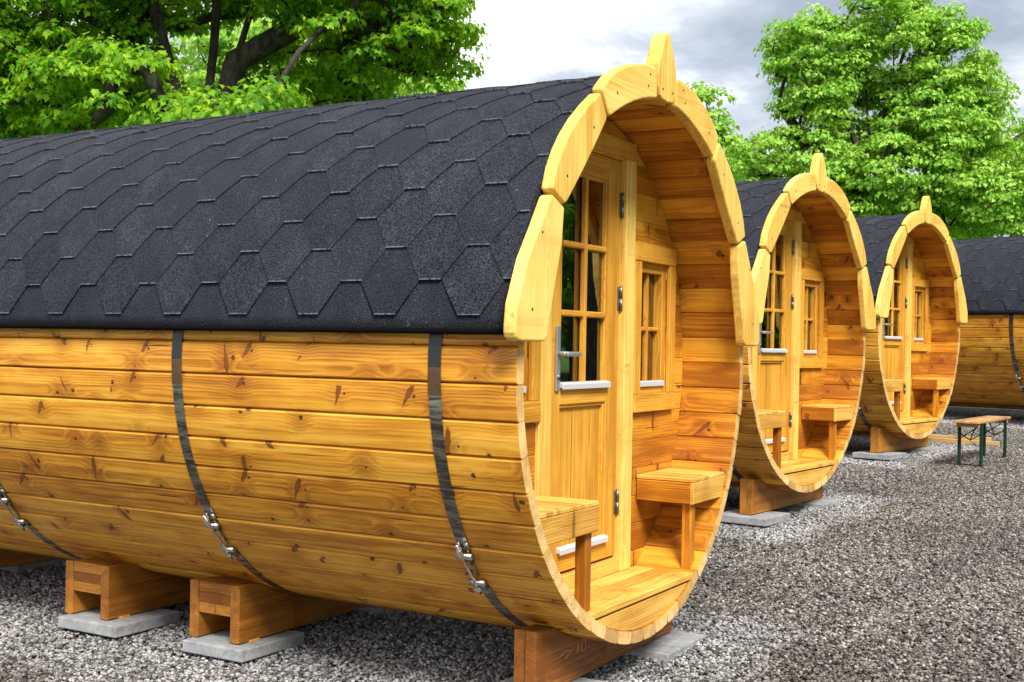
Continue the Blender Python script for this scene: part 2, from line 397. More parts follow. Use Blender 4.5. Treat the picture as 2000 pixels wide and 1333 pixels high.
# ------------------------------------------------------------------ the cabin
def build_cabin():
    root = empty('barrel_cabin', (0, 0, ZG - ZB))
    def part(mb, name, parent=root, **p): return mb.build(name, parent, ZB, **p)
    # staves of the barrel
    mb = MB(); NS = 55; dl = PI / NS; ph = R(183.2)
    for k in range(NS):
        t0 = ph + (2 * k + 1) * dl
        off = rnd.random() * 40; oa = (rnd.random() - .5) * .1; ob = rnd.choice((-1, 1)) * (.03 + rnd.random() * .08); tn = rnd.random()
        e = dl - .0009; jr = (rnd.random() - .5) * .002; ju = (rnd.random() - .5) * .005
        prof = [(-e, RO - .0140), (-e + .0013, RO - .0125), (-e + .0022, RO - .0045), (-e + .0065, RO + jr), (0, RO + .0012 + jr), (e - .0065, RO + jr), (e - .0022, RO - .0045), (e - .0013, RO - .0125), (e, RO - .0140),
                (e, RI + .005), (e - .005, RI), (0, RI - .0005), (-e + .005, RI), (-e, RI + .005)]
        n = len(prof); us = [0 + ju, -1.0, -2.0, -3.2, -LEN]
        v = []; wc = []
        for u in us:
            for a, r in prof:
                v.append(ring(t0 + a, r, u)); wc.append((u + off, a * RO + oa, r - RO + ob))
        f = []; mis = []
        for i in range(len(us) - 1):
            for j in range(n):
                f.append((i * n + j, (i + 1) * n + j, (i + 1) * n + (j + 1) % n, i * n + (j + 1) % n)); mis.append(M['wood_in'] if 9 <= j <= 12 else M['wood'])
        f.append(tuple(range(n))); mis.append(M['end'])
        f.append(tuple(range((len(us) - 1) * n, len(us) * n))[::-1]); mis.append(M['end'])
        mb.add(v, f, M['wood'], wc, tn, None, False, mis)
    part(mb, 'barrel_wall')
    # roof: felt underlay with hexagon shingles
    mb = MB(); ta, tb = R(174.2), R(5.8); na = 72
    prof = [(RO + .003, 0), (RO + .047, 0)]
    v = []; f = []; us = [-.001, -LEN + .0]
    for u in us:
        for i in range(na + 1):
            t = ta + (tb - ta) * i / na
            v.append(ring(t, RO + .043, u))
        for i in range(na + 1):
            t = ta + (tb - ta) * i / na
            v.append(ring(t, RO + .004, u))
    m2 = na + 1
    for i in range(na):
        f.append((i, i + 1, 2 * m2 + i + 1, 2 * m2 + i)); f.append((m2 + i, 3 * m2 + i, 3 * m2 + i + 1, m2 + i + 1))
        f.append((i, m2 + i, m2 + i + 1, i + 1)); f.append((2 * m2 + i, 2 * m2 + i + 1, 3 * m2 + i + 1, 3 * m2 + i))
    for i in (0, na): f.append((i, 2 * m2 + i, 3 * m2 + i, m2 + i))
    wcr = [(p[0], math.atan2(p[2], p[1]) * 1.15, .3) for p in v]
    mb.add(v, f, M['roof'], wcr, .5, None, True)
    roof = part(mb, 'roof')
    for s_ in (1, -1):      # thick rounded felt lip at both eaves
        mb = MB(); pts = [ring(ta if s_ > 0 else tb, RO + .035, u) for u in (-.002, -LEN)]
        mb.tube([(p[0], p[1], p[2] - .001) for p in pts], .0115, M['eave'], 10)
        part(mb, 'eave_edge', roof)
    # shingles: pitch .342 along, row every 6.05 degrees, both slopes up to the ridge
    mb = MB(); P = .342; wb = .088; row = R(6.05)
    nrow = 13; hw0 = wb / 2; hw1 = (P - wb) / 2
    for side in (1, -1):
        for rw in range(nrow + 1):
            th0 = R(8.25) + rw * row
            last = rw >= nrow
            if last and side < 0: continue
            offs = -.17 if rw % 2 == 0 else 0.0
            for c in range(-1, int(LEN / P) + 2):
                uc = -(c * P) + offs + rnd.uniform(-.004, .004)
                tn = rnd.random(); o1 = rnd.random() * 9
                ts = [0, .06, .5, 1.0, 1.5, 2.12]
                verts = []; wc = []; ed = []; fs = []
                lift0 = rnd.uniform(.0072, .0105)
                for t in ts:
                    hw = hw0 + (hw1 - hw0) * min(t, 1.0) + (.004 if t > 1 else 0)
                    a = th0 + t * row * (1 if not last else .8)
                    rr = RO + .0445 + lift0 * (1 - t / 2.15)
                    aa = PI - a if side > 0 else a
                    for q in (-1, -.33, .33, 1):
                        uu = uc + q * hw; uu = max(-LEN, min(-.0015, uu))
                        verts.append(ring(aa, rr, uu)); wc.append((uu + o1, a * 1.15, 2 + o1)); ed.append(1.0 if t == 0 else (0.0 if t > .05 else .5))
                if max(p[0] for p in verts) - min(p[0] for p in verts) < .01: continue
                nn = len(ts)
                for i in range(nn - 1):
                    for j in range(3): fs.append((i * 4 + j, i * 4 + j + 1, (i + 1) * 4 + j + 1, (i + 1) * 4 + j))
                # butt edge and side edges down to the layer below
                low = []
                base = len(verts)
                rim_idx = [0, 1, 2, 3] + [4 * i + 3 for i in range(1, nn)] 
                rimL = [4 * i for i in range(nn)]
                def drop(ix):
                    p = verts[ix]; k = (math.hypot(p[1], p[2] / EB) - .0075) / math.hypot(p[1], p[2] / EB)
                    verts.append((p[0], p[1] * k, p[2] * k)); wc.append(wc[ix]); ed.append(ed[ix] * .3); return len(verts) - 1
                d1 = [drop(i) for i in rim_idx]; d2 = [drop(i) for i in rimL]
                for i in range(len(rim_idx) - 1): fs.append((rim_idx[i], d1[i], d1[i + 1], rim_idx[i + 1]))
                for i in range(len(rimL) - 1): fs.append((rimL[i], rimL[i + 1], d2[i + 1], d2[i]))
                mb.add(verts, fs, M['roof'], wc, tn, ed, False)
    # ridge caps: flat felt strips over the top
    for c in range(int(LEN / .17)):
        u1 = -.002 - c * .17; u0 = max(-LEN, u1 - .20)
        verts = []; wc = []; o1 = rnd.random() * 9
        for k in range(9):
            a = R(90) + R(5.6) * (k - 4) / 4
            for u, rr in ((u0, RO + .050), (u1, RO + .0545)): verts.append(ring(a, rr, u)); wc.append((u + o1, a, o1))
        fs = [(2 * k, 2 * k + 1, 2 * k + 3, 2 * k + 2) for k in range(8)]
        b0 = len(verts)
        for k in range(9):
            p = verts[2 * k + 1]; verts.append((p[0], p[1], p[2] - .006)); wc.append(wc[2 * k + 1])
        fs += [(2 * k + 1, b0 + k, b0 + k + 1, 2 * k + 3) for k in range(8)]
        mb.add(verts, fs, M['roof'], wc, rnd.random(), None, False)
    part(mb, 'shingles', roof)
    # gable boards and finial
    def sm(poly, rads):
        """Round the given corners of a polygon."""
        out = []; n = len(poly)
        for i, p in enumerate(poly):
            r = rads[i] if i < len(rads) else 0
            if r <= 0: out.append(p); continue
            p = Vector(p); a = Vector(poly[i - 1]); b = Vector(poly[(i + 1) % n])
            da = (a - p); db = (b - p); la = min(r, da.length * .45); lb = min(r, db.length * .45)
            A_ = p + da.normalized() * la; B_ = p + db.normalized() * lb
            for k in range(5):
                t = k / 4; out.append(tuple((1 - t) ** 2 * A_ + 2 * t * (1 - t) * p + t * t * B_))
        return out
    def arc(pts, n=6):
        """Quadratic through three points."""
        a, m_, b = [Vector(p) for p in pts]; c = 2 * m_ - (a + b) / 2
        return [tuple((1 - t) ** 2 * a + 2 * t * (1 - t) * c + t * t * b) for t in [k / n for k in range(n + 1)]]
    low_in = [(.873, .548), (.886, .42), (.935, .26), (.985, .115)]
    low = sm(low_in[:1], [0]) + low_in[1:3] + sm([low_in[2], (.983, .083), (1.205, .083), (1.190, .20)], [0, .03, .05, 0])[1:-1] + [(1.190, .205), (1.125, .355), (1.045, .47)] + sm([(1.045, .47), (.968, .588), (.873, .548)], [0, .02, 0])[1:-1]
    up = arc([(.866, .558), (.708, .725), (.547, .912)]) 
    up = sm([up[1], up[0], (.962, .604)], [0, .02, 0])[1:-1] + sm([(.866, .558), (.966, .603), (.93, .68)], [0, .012, 0])[1:-1] + arc([(.966, .612), (.842, .815), (.612, .992)])[1:-1] + sm([(.70, .93), (.607, 1.000), (.547, .912)], [0, .018, 0])[1:-1] + sm([(.607, 1.0), (.547, .912), (.60, .85)], [0, .018, 0])[1:-1] + arc([(.547, .912), (.708, .725), (.866, .558)])[1:-1]
    top = sm([(.40, 1.13), (.596, 1.020), (.530, .918)], [0, .02, 0])[1:-1] + sm([(.596, 1.02), (.530, .918), (.45, .97)], [0, .02, 0])[1:-1] + arc([(.520, .924), (.315, 1.016), (.100, 1.068)])[1:-1] + sm([(.3, 1.02), (.098, 1.068), (.104, 1.192)], [0, .012, 0])[1:-1] + sm([(.098, 1.068), (.104, 1.192), (.3, 1.17)], [0, .03, 0])[1:-1] + arc([(.125, 1.190), (.385, 1.142), (.590, 1.026)])[1:-1]
    for sg in (-1, 1):
        for nm, poly, al in (('low', low, 2), ('up', up, 2), ('top', top, 1)):
            mb = MB()
            pl_ = [(sg * p[0], p[1]) for p in poly]
            mb.prism(pl_, .001, .050, M['pale'], .009, 3, al)
            nl = {'low': [(1.03, .45), (1.09, .19)], 'up': [(.66, .86), (.86, .66)], 'top': [(.47, 1.02), (.19, 1.10), (.17, 1.15)]}[nm]
            for (nv, nz) in nl: mb.tube([(.046, sg * nv, nz), (.0512, sg * nv, nz)], .0052, M['nail'], 8)
            part(mb, 'fascia_board')
    mb = MB()
    for sg in (-1, 1):
        poly = [(sg * .0008, 1.070), (sg * .05, 1.072), (sg * .078, 1.085), (sg * .091, 1.12), (sg * .094, 1.17), (sg * .088, 1.21), (sg * .055, 1.285), (sg * .025, 1.335), (sg * .012, 1.350), (sg * .0008, 1.354)]
        mb.prism(poly, -.012, .052, M['pale'], .006, 2, 2)
        mb.tube([(.048, sg * .05, 1.115), (.0533, sg * .05, 1.115)], .0052, M['nail'], 8)
    part(mb, 'finial')
    # porch wall of horizontal boards
    mb = MB(); zs = [-.985]
    while zs[-1] < 1.02: zs.append(zs[-1] + .1255)
    zs[-1] = 1.05
    cuts = sorted(set([round(z, 4) for z in zs] + [.47, -.15]))
    holes = [(-.405, .405, -2, .93), (-.835, -.50, -.15, .47), (.50, .835, -.15, .47)]
    for z0, z1 in zip(cuts[:-1], cuts[1:]):
        if z1 - z0 < .01: continue
        ext = min(circ_v(z0, RI - .002), circ_v(z1, RI - .002)); ext2 = max(circ_v(z0, RI - .002), circ_v(z1, RI - .002))
        hs = [h for h in holes if h[2] < (z0 + z1) / 2 < h[3]]
        iv = [(-9, 9)]
        for h in hs:
            nv = []
            for a, b in iv:
                if h[0] > a: nv.append((a, min(b, h[0])))
                if h[1] < b: nv.append((max(a, h[1]), b))
            iv = [x for x in nv if x[1] > x[0]]
        for a, b in iv:
            def side(z, sg, lim): return sg * min(circ_v(z, RI - .0015), 9) if abs(lim) > 5 else lim
            zz = [z0 + (z1 - z0) * k / 4 for k in range(5)]
            poly = [(side(z, -1, a), z) for z in reversed(zz)] if abs(a) > 5 else [(a, z1), (a, z0)]
            poly += [(side(z, 1, b), z) for z in zz] if abs(b) > 5 else [(b, z0), (b, z1)]
            if abs(poly[0][0] - poly[-1][0]) < .01 and abs(poly[1][0] - poly[-2][0]) < .01: continue
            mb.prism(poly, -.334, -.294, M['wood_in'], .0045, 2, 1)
    part(mb, 'porch_wall')
    # back wall
    mb = MB(); zz = -1.06
    while zz < 1.05:
        z1 = min(1.06, zz + .13)
        pts = [zz + (z1 - zz) * k / 4 for k in range(5)]
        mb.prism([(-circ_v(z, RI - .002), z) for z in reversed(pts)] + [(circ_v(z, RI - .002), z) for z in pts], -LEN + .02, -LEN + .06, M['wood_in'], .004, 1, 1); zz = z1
    part(mb, 'back_wall')
    # room floor and porch floor
    mb = MB(); W = .505
    us = [-.002, -.098, -.195, -.292]
    for a, b in zip(us[1:], us[:-1]): mb.box(a + .0015, b, -W, W, -.955, -.929, M['deck'], .003, 2, 1)
    mb.box(-LEN + .06, -.336, -.55, .55, -.955, -.90, M['deck'], .003, 1, 0)
    part(mb, 'porch_floor')
    mb = MB()
    angs = [R(180 + 64.2) + R(51.6) * k / 16 for k in range(17)]
    mb.prism([((RI - .0015) * math.cos(a), (RI - .0015) * math.sin(a) * EB) for a in angs], -.03, -.009, M['deck'], .002, 1, 1, tone=.4)
    # the flat top edge lies just under the floor boards
    part(mb, 'kick_board')
    # door frame
    mb = MB()
    mb.box(-.345, -.279, .338, .437, -.928, .905, M['pale'], .003, 1, 2)
    mb.box(-.345, -.279, -.437, -.338, -.928, .905, M['pale'], .003, 1, 2)
    mb.box(-.345, -.281, -.437, .437, .906, .985, M['door'], .003, 1, 1)
    mb.box(-.345, -.285, -.337, .337, -.928, -.868, M['deck'], .003, 1, 1)
    for sg in (-1, 1): mb.box(-.36, -.346, sg * .30 - .03, sg * .30 + .06, -.9, .9, M['door'], .002, 1, 2)
    part(mb, 'door_frame')
    # door leaf
    mb = MB(); D0, D1 = -.352, -.308; g = .213
    mb.box(D0, D1, -.331, -g, -.857, .896, M['door'], .003, 1, 2)
    mb.box(D0, D1, g, .331, -.857, .896, M['door'], .003, 1, 2)
    mb.box(D0, D1 - .0005, -g, g, .795, .896, M['door'], .003, 1, 1)
    mb.box(D0, D1 - .0005, -g, g, -.172, -.085, M['door'], .003, 1, 1)
    mb.box(D0, D1 - .0005, -g, g, -.857, -.775, M['door'], .003, 1, 1)
    for sg in (-1, 1):
        mb.box(D0 + .012, D1 - .006, sg * (g - .007) - .007, sg * (g - .007) + .007, -.085, .795, M['door'], .004, 2, 2)
        mb.box(D0 + .008, D1 - .008, sg * (g - .007) - .007, sg * (g - .007) + .007, -.775, -.172, M['door'], .004, 2, 2)
    mb.box(D0 + .012, D1 - .006, -g + .014, g - .014, .781, .795, M['door'], .004, 2, 1)
    mb.box(D0 + .008, D1 - .008, -g + .014, g - .014, -.186, -.172, M['door'], .004, 2, 1)
    door = part(mb, 'door')
    mb = MB(); mb.box(D0 + .010, D1 - .022, -g + .002, g - .002, -.774, -.173, M['door'], .001, 1, 2)
    for k in (-.9,): mb.box(D1 - .0225, D1 - .0214, k * .07 - .0015, k * .07 + .0015, -.77, -.178, M['gasket'], 0)
    part(mb, 'door_panel', door)
    mb = MB()
    mb.box(-.330, -.304, -.013, .013, -.085, .781, M['door'], .008, 3, 2)
    for z in (.205, .49):
        for sg in (-1, 1): mb.box(-.330, -.3035, sg * .1055 - .0925, sg * .1055 + .0925, z - .013, z + .013, M['door'], .008, 3, 1)
    part(mb, 'glazing_bars', door)
    mb = MB(); mb.box(-.334, -.331, -.198, .198, -.083, .779, M['glass'], 0)
    part(mb, 'door_glass', door)
    mb = MB()
    mb.prism([(-.309, -.078), (-.291, -.084), (-.288, -.087), (-.288, -.107), (-.292, -.107), (-.294, -.101), (-.309, -.101)], -.222, .222, M['white_alu'], .001, 1, 0, axis=1)
    part(mb, 'weather_bar', door)
    mb = MB()
    mb.prism([(-.309, -.750), (-.291, -.757), (-.288, -.760), (-.288, -.780), (-.292, -.780), (-.294, -.774), (-.309, -.774)], -.222, .222, M['white_alu'], .001, 1, 0, axis=1)
    part(mb, 'weather_bar', door)
    mb = MB()
    mb.box(-.3075, -.298, -.262, -.230, -.115, .150, M['alu'], .003, 2)
    mb.tube([(-.298, -.246, .038), (-.258, -.246, .038)], .010, M['alu'], 14)
    mb.box(-.268, -.250, -.256, -.135, .028, .047, M['alu'], .006, 3, smooth=True)
    mb.tube([(-.299, -.246, -.06), (-.2955, -.246, -.06)], .009, M['gasket'], 12)
    mb.tube([(-.299, -.246, -.055), (-.294, -.246, -.055)], .0065, M['zinc'], 12)
    part(mb, 'handle', door)
    for z in (.70, .285, -.62):
        mb = MB()
        mb.tube([(-.300, .3345, z - .055), (-.300, .3345, z - .001)], .0075, M['brass'], 10); mb.tube([(-.300, .3345, z + .001), (-.300, .3345, z + .055)], .0075, M['brass'], 10)
        mb.box(-.3085, -.303, .312, .334, z - .05, z + .05, M['brass'], .001)
        part(mb, 'hinge', door)
    # windows
    for sg in (-1, 1):
        c = sg * .668
        mb = MB(); Wt = .232
        top_out = .905
        mb.box(-.2935, -.272, c - Wt, c + Wt - (0 if sg > 0 else 0), .462, .545, M['door'], .003, 1, 1)
        mb.box(-.2935, -.270, c - Wt, c + Wt, -.228, -.146, M['door'], .003, 1, 1)
        mb.box(-.2935, -.274, c - Wt, c - Wt + .068, -.145, .461, M['door'], .003, 1, 2)
        mb.box(-.2935, -.274, c + Wt - .068, c + Wt, -.145, .461, M['door'], .003, 1, 2)
        win = part(mb, 'window')
        mb = MB(); a0, a1 = c - .160, c + .160
        mb.box(-.350, -.300, a0 - .006, a0 + .035, -.148, .468, M['door'], .003, 1, 2); mb.box(-.350, -.300, a1 - .035, a1 + .006, -.148, .468, M['door'], .003, 1, 2)
        mb.box(-.350, -.3005, a0 + .035, a1 - .035, .415, .468, M['door'], .003, 1, 1); mb.box(-.350, -.3005, a0 + .035, a1 - .035, -.148, -.095, M['door'], .003, 1, 1)
        mb.box(-.340, -.316, c - .010, c + .010, -.095, .415, M['door'], .006, 2, 2)
        mb.box(-.340, -.3155, a0 + .035, c - .0105, .145, .165, M['door'], .006, 2, 1); mb.box(-.340, -.3155, c + .0105, a1 - .035, .145, .165, M['door'], .006, 2, 1)
        part(mb, 'sash', win)
        mb = MB(); mb.box(-.346, -.343, a0 + .033, a1 - .033, -.094, .414, M['glass'], 0)
        part(mb, 'window_glass', win)
        mb = MB(); mb.prism([(-.3005, -.086), (-.292, -.090), (-.290, -.093), (-.290, -.112), (-.293, -.112), (-.3005, -.108)], a0 + .012, a1 - .012, M['white_alu'], .001, 1, 0, axis=1)
        part(mb, 'weather_bar', win)
    # porch benches
    for sg in (-1, 1):
        vi = .512 if sg > 0 else .440; po = .030 if sg > 0 else .016
        def bx(mb, u0, u1, v0, v1, z0, z1, m, *a, **k): mb.box(u0, u1, min(sg * v0, sg * v1), max(sg * v0, sg * v1), z0, z1, m, *a, **k)
        mb = MB()
        vo = [circ_v(-.530, RI - .003), circ_v(-.58, RI - .003), circ_v(-.628, RI - .003)]
        mb.prism([(sg * vi, -.532), (sg * vi, -.628), (sg * vo[2], -.628), (sg * vo[1], -.58), (sg * vo[0], -.532)], -.030, -.010, M['deck'], .003, 1, 1)
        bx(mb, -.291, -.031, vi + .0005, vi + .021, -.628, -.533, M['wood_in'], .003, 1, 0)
        bench = part(mb, 'porch_bench')
        mb = MB(); v0 = vi + .001; wS = (vo[0] - .006 - v0) / 4
        for k in range(4):
            bx(mb, -.292, -.011, v0 + k * wS, v0 + (k + 1) * wS - .006, -.531, -.513, M['deck'], .003, 1, 0)
        part(mb, 'seat_slats', bench)
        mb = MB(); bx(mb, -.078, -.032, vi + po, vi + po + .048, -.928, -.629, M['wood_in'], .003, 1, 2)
        part(mb, 'post', bench)
    # steel hoops with tension bolts
    for ui in (-.325, -1.55, -2.865, -3.95):
        mb = MB()
        def strip(t0, t1, n, r, w, m, th=.0016):
            v = []; f = []
            for i in range(n + 1):
                t = t0 + (t1 - t0) * i / n
                for (du, rr) in ((-w / 2, r), (-w / 2, r + th), (w / 2, r + th), (w / 2, r)): v.append(ring(t, rr + mnoise.noise(Vector((t * 40, ui, du * 30))) * .0006, ui + du))
            for i in range(n):
                for j in range(4): f.append((i * 4 + j, i * 4 + (j + 1) % 4, (i + 1) * 4 + (j + 1) % 4, (i + 1) * 4 + j))
            mb.add(v, f, m, smooth=False)
        strip(R(173), R(216), 60, RO + .0022, .050, M['band'])
        strip(R(226), R(367), 150, RO + .0022, .050, M['band'])
        strip(R(172.8), R(180.5), 10, RO + .0042, .053, M['tape'])
        strip(R(180.6), R(185.5), 8, RO + .0041, .0525, M['tape2'])
        hoop = part(mb, 'hoop')
        mb = MB()
        def at(a, r, du=0): return Vector(ring(R(a), r, ui + du))
        strip2 = [at(a, RO + .006) for a in (215, 218, 221, 224, 227)]
        for du in (-.015, .015):
            mb.tube([at(a, RO + .008, du) for a in (214.5, 217, 219.5)], .006, M['band'], 6)
        for a in (217.2, 224.5):
            mb.tube([at(a, RO + .020, -.034), at(a, RO + .020, .034)], .0115, M['zinc'], 12)
            for du in (-.017, .017): mb.tube([at(a - 2.6 if a < 220 else a + 2.6, RO + .004, du), at(a, RO + .008, du)], .008, M['band'], 6)
        p0 = at(214.2, RO + .030, -.006); p1 = at(227.4, RO + .030, -.006)
        mb.tube([p0, p1], .0058, M['zinc'], 10)
        for a, b in ((215.4, 216.6), (225.3, 226.4)):
            mb.tube([p0.lerp(p1, (a - 214.2) / 13.2), p0.lerp(p1, (b - 214.2) / 13.2)], .0125, M['zinc'], 6, smooth=False)
        mb.tube([at(218.6, RO + .008, .008), at(223.4, RO + .008, .008)], .005, M['band'], 8)
        part(mb, 'buckle', hoop)
    return root

cab = build_cabin()
G_CAB = 'wooden barrel cabins standing in a row on the gravel yard'
lab = ['nearest honey coloured wooden barrel cabin, its long plank side and shingle roof filling the picture',
       'wooden barrel cabin between the large near cabin and the small one beside the beer bench',
       'small wooden barrel cabin with open porch right behind the beer bench',
       'farthest barrel cabin, only its side with dark shingles and one hoop visible at right edge']
cabins = [cab]
tag(cab, lab[0], 'cabin', G_CAB)
for i in (1, 2, 3):
    c = copy_tree(cab); x, y, z, a = CABINS[i]
    c.location = (x, y, ZG - ZB + z); c.rotation_euler = (0, 0, a)
    tag(c, lab[i], 'cabin', G_CAB); cabins.append(c)

# ------------------------------------------------------------------ support beams and slabs
def front_beam_mb():
    mb = MB()
    w = .647; zt, zb = -.991, -1.2385
    def prof(n=12):
        # top edge is notched to cradle the barrel
        top = [(-w, zt)]
        for k in range(n + 1):
            v = -.50 + 1.0 * k / n
            z = -circ_v(v, RO + .002) * 1.0 if False else -math.sqrt((RO + .002) ** 2 - v * v) * EB
            if z < zt: top.append((v, z))
        return top + [(w, zt), (w, zb), (-w, zb)]
    mb.prism(prof(), -.2065, -.160, M['beam'], .003, 1, 1); mb.prism(prof(), -.254, -.2075, M['beam'], .003, 1, 1)
    return mb
def box_beam_mb(u0, u1):
    mb = MB(); w = .647; zt, zb = -.991, -1.2385; wt = .052
    def prof():
        top = [(-w, zt)]
        for k in range(13):
            v = -.50 + k / 12; z = -math.sqrt((RO + .002) ** 2 - v * v) * EB
            if z < zt: top.append((v, z))
        return top + [(w, zt), (w, zb), (-w, zb)]
    mb.prism(prof(), u0, u0 + wt, M['beam'], .003, 1, 1); mb.prism(prof(), u1 - wt, u1, M['beam'], .003, 1, 1)
    for sg in (-1, 1):
        for k in range(3):
            z1 = zt - .001 - k * .046
            a, b = sorted((sg * (w - .004), sg * (w - .30)))
            zz = min(z1, -.992)
            vin = .42
            mb.box(u0 + wt + .001, u1 - wt - .001, a if sg < 0 else max(a, 0), b, z1 - .045, z1, M['beam'], .002, 1, 0) if k else mb.box(u0 + wt + .001, u1 - wt - .001, *( (-w + .004, -.50) if sg < 0 else (.50, w - .004)), z1 - .045, z1, M['beam'], .002, 1, 0)
    for sg, q in ((-1, .55), (1, .35)):
        mb.box(u1 - .03, u1 + .008, sg * q - .03, sg * q + .03, zb - .006, zb + .004, M['deck'], .001)
    return mb
def place(mb, name, ci, label, cat, group):
    x, y, z, a = CABINS[ci]
    vs = np.array(mb.v); c = (vs.min(0) + vs.max(0)) / 2; c[2] = vs[:, 2].min()
    mb.v = [tuple(p) for p in vs - c]
    wx = x + math.cos(a) * c[0] - math.sin(a) * c[1]; wy = y + math.sin(a) * c[0] + math.cos(a) * c[1]
    o = mb.build(name, None, 0, (wx, wy, ZG + z + c[2]), a)
    return tag(o, label, cat, group, 'thing')
G_B = 'timber support beams under the barrel cabins'; G_S = 'grey concrete slabs under the support beams'
who = ['the nearest cabin', 'the second cabin in the row', 'the cabin behind the bench', 'the farthest cabin']
BX = [(-2.722, -2.428, 'left'), (-1.912, -1.620, 'right')]
def slab_mb(u0, u1, v0, v1, t=.052):
    mb = MB(); mb.box(u0, u1, v0, v1, -1.244 - t, -1.244, M['concrete'], .005, 2); return mb
# nearest cabin
bm_ = front_beam_mb()
fb = place(bm_, 'support_beam', 0, 'solid double timber beam with a chalk mark, under the porch of the nearest cabin', 'beam', G_B)
place(box_beam_mb(*BX[0][:2]), 'support_beam', 0, 'hollow timber beam at bottom left, farther of the two box ends in view', 'beam', G_B)
place(box_beam_mb(*BX[1][:2]), 'support_beam', 0, 'hollow timber beam, second box end from the left under the plank side', 'beam', G_B)
place(box_beam_mb(-4.20, -3.91), 'support_beam', 0, 'hollow timber beam under the rear end of the nearest cabin', 'beam', G_B)
for (u0, u1, v0, v1, l) in (
        (-2.70, -2.31, -.705, -.305, 'grey concrete slab under the far left box beam end of the nearest cabin'),
        (-1.895, -1.545, -.705, -.300, 'grey concrete slab under the second box beam end from the left'),
        (-.40, -.015, .265, .700, 'grey concrete slab poking out right of the nearest porch, bare top'),
        (-.40, -.015, -.70, -.26, 'grey concrete slab cut by the bottom edge under the chalk marked beam'),
        (-2.70, -2.31, .305, .705, 'grey concrete slab in shadow under the far end of the far left box beam'),
        (-1.895, -1.545, .300, .705, 'grey concrete slab in shadow under the far end of the second box beam'),
        (-4.32, -3.93, .02, .42, 'grey concrete slab in the dark under the nearest cabin, left edge')):
    place(slab_mb(u0, u1, v0, v1), 'concrete_slab', 0, l, 'slab', G_S)
for ci in (1, 2, 3):
    place(front_beam_mb(), 'support_beam', ci, 'solid timber beam across the front under the porch of ' + who[ci], 'beam', G_B)
    place(box_beam_mb(*((-1.912, -1.620) if ci < 3 else (-1.22, -.93))), 'support_beam', ci, 'timber beam in shadow under the middle of ' + who[ci], 'beam', G_B)
    place(slab_mb(-.40, -.015, -.74, -.32), 'concrete_slab', ci, 'concrete slab under the left porch beam end of ' + who[ci], 'slab', G_S)
    place(slab_mb(-.40, -.015, .29, .72), 'concrete_slab', ci, 'concrete slab under the right porch beam end of ' + who[ci], 'slab', G_S)
    place(slab_mb(*((-1.895, -1.545) if ci < 3 else (-1.25, -.90)), -.70, -.30), 'concrete_slab', ci, 'grey concrete slab in shadow under the left middle of ' + who[ci], 'slab', G_S)
    if ci == 3: place(box_beam_mb(-4.1, -3.8), 'support_beam', ci, 'timber beam in shadow under the rear half of the farthest cabin', 'beam', G_B)
# chalk scribble on the front beam (thin strokes lying on its face)
def strokes(paths, x, rad, m):
    mb = MB()
    for p in paths: mb.tube([(x, a, b) for a, b in p], rad, m, 5)
    return mb
def circle(cx, cz, rx, rz, n=10): return [(cx + rx * math.cos(2 * PI * k / n), cz + rz * math.sin(2 * PI * k / n)) for k in range(n + 1)]
bz = 0.0
sk = strokes([[(-.455, .118), (-.405, .128), (-.36, .122)], [(-.41, .100), (-.34, .128)],
              [(-.315, .105), (-.30, .142), (-.296, .100)], circle(-.255, .122, .020, .026), [(-.215, .103), (-.200, .104)], circle(-.195, .160, .020, .014), [(-.27, .158), (-.225, .164)], circle(-.155, .150, .013, .016, 8)],
             .0472, .0016, M['pencil'])
sk.build('chalk_mark', fb)

# ------------------------------------------------------------------ beer bench and lumber
def at_ground(x, y): return ground_z(y)
bx_, by_ = .0, 7.99
be = empty('beer_bench', (bx_, by_, ground_z(by_)), -0.088)
tag(be, 'wooden beer bench with green folding steel legs standing on the gravel', 'bench')
mb = MB()
H = .437; LB = 1.22; WB = .235
for k in (-1, 0, 1): mb.box(k * WB / 3 - WB / 6 + .001, k * WB / 3 + WB / 6 - .001, -LB / 2, LB / 2, H - .026, H, M['bench'], .006, 2, 1)
mb.build('seat_board', be)
mb = MB()
for sg in (-1, 1): mb.box(-WB / 2 + .012, WB / 2 - .012, sg * .53 - .013, sg * .53 + .013, H - .060, H - .027, M['lumber'], .003, 1, 0)
mb.build('cross_batten', be)
for sgy in (-1, 1):
    yL = sgy * .45; tilt = .0 if sgy < 0 else 0.0
    for sgx in (-1, 1):
        mb = MB(); xl = sgx * .100
        zl = ground_z(by_ + yL) - ground_z(by_) + .008
        mb.box(xl - .014, xl + .014, yL - .015, yL + .015, zl, H - .027, M['green_steel'], .003)
        mb.build('leg', be)
    mb = MB()
    mb.tube([(-.1, yL, .31), (0, yL + .0, .25), (.1, yL, .31)], .006, M['green_steel'], 8)
    mb.tube([(-.1, yL, .26), (.06, yL - sgy * .02, .37)], .005, M['green_steel'], 8)
    mb.tube([(0, yL, .255), (0, yL - sgy * .24, H - .03)], .006, M['green_steel'], 8)
    mb.build('brace', be)
    mb = MB(); mb.tube([(-.1, yL, .018), (.1, yL, .018)], .007, M['green_steel'], 8); mb.build('foot_bar', be)
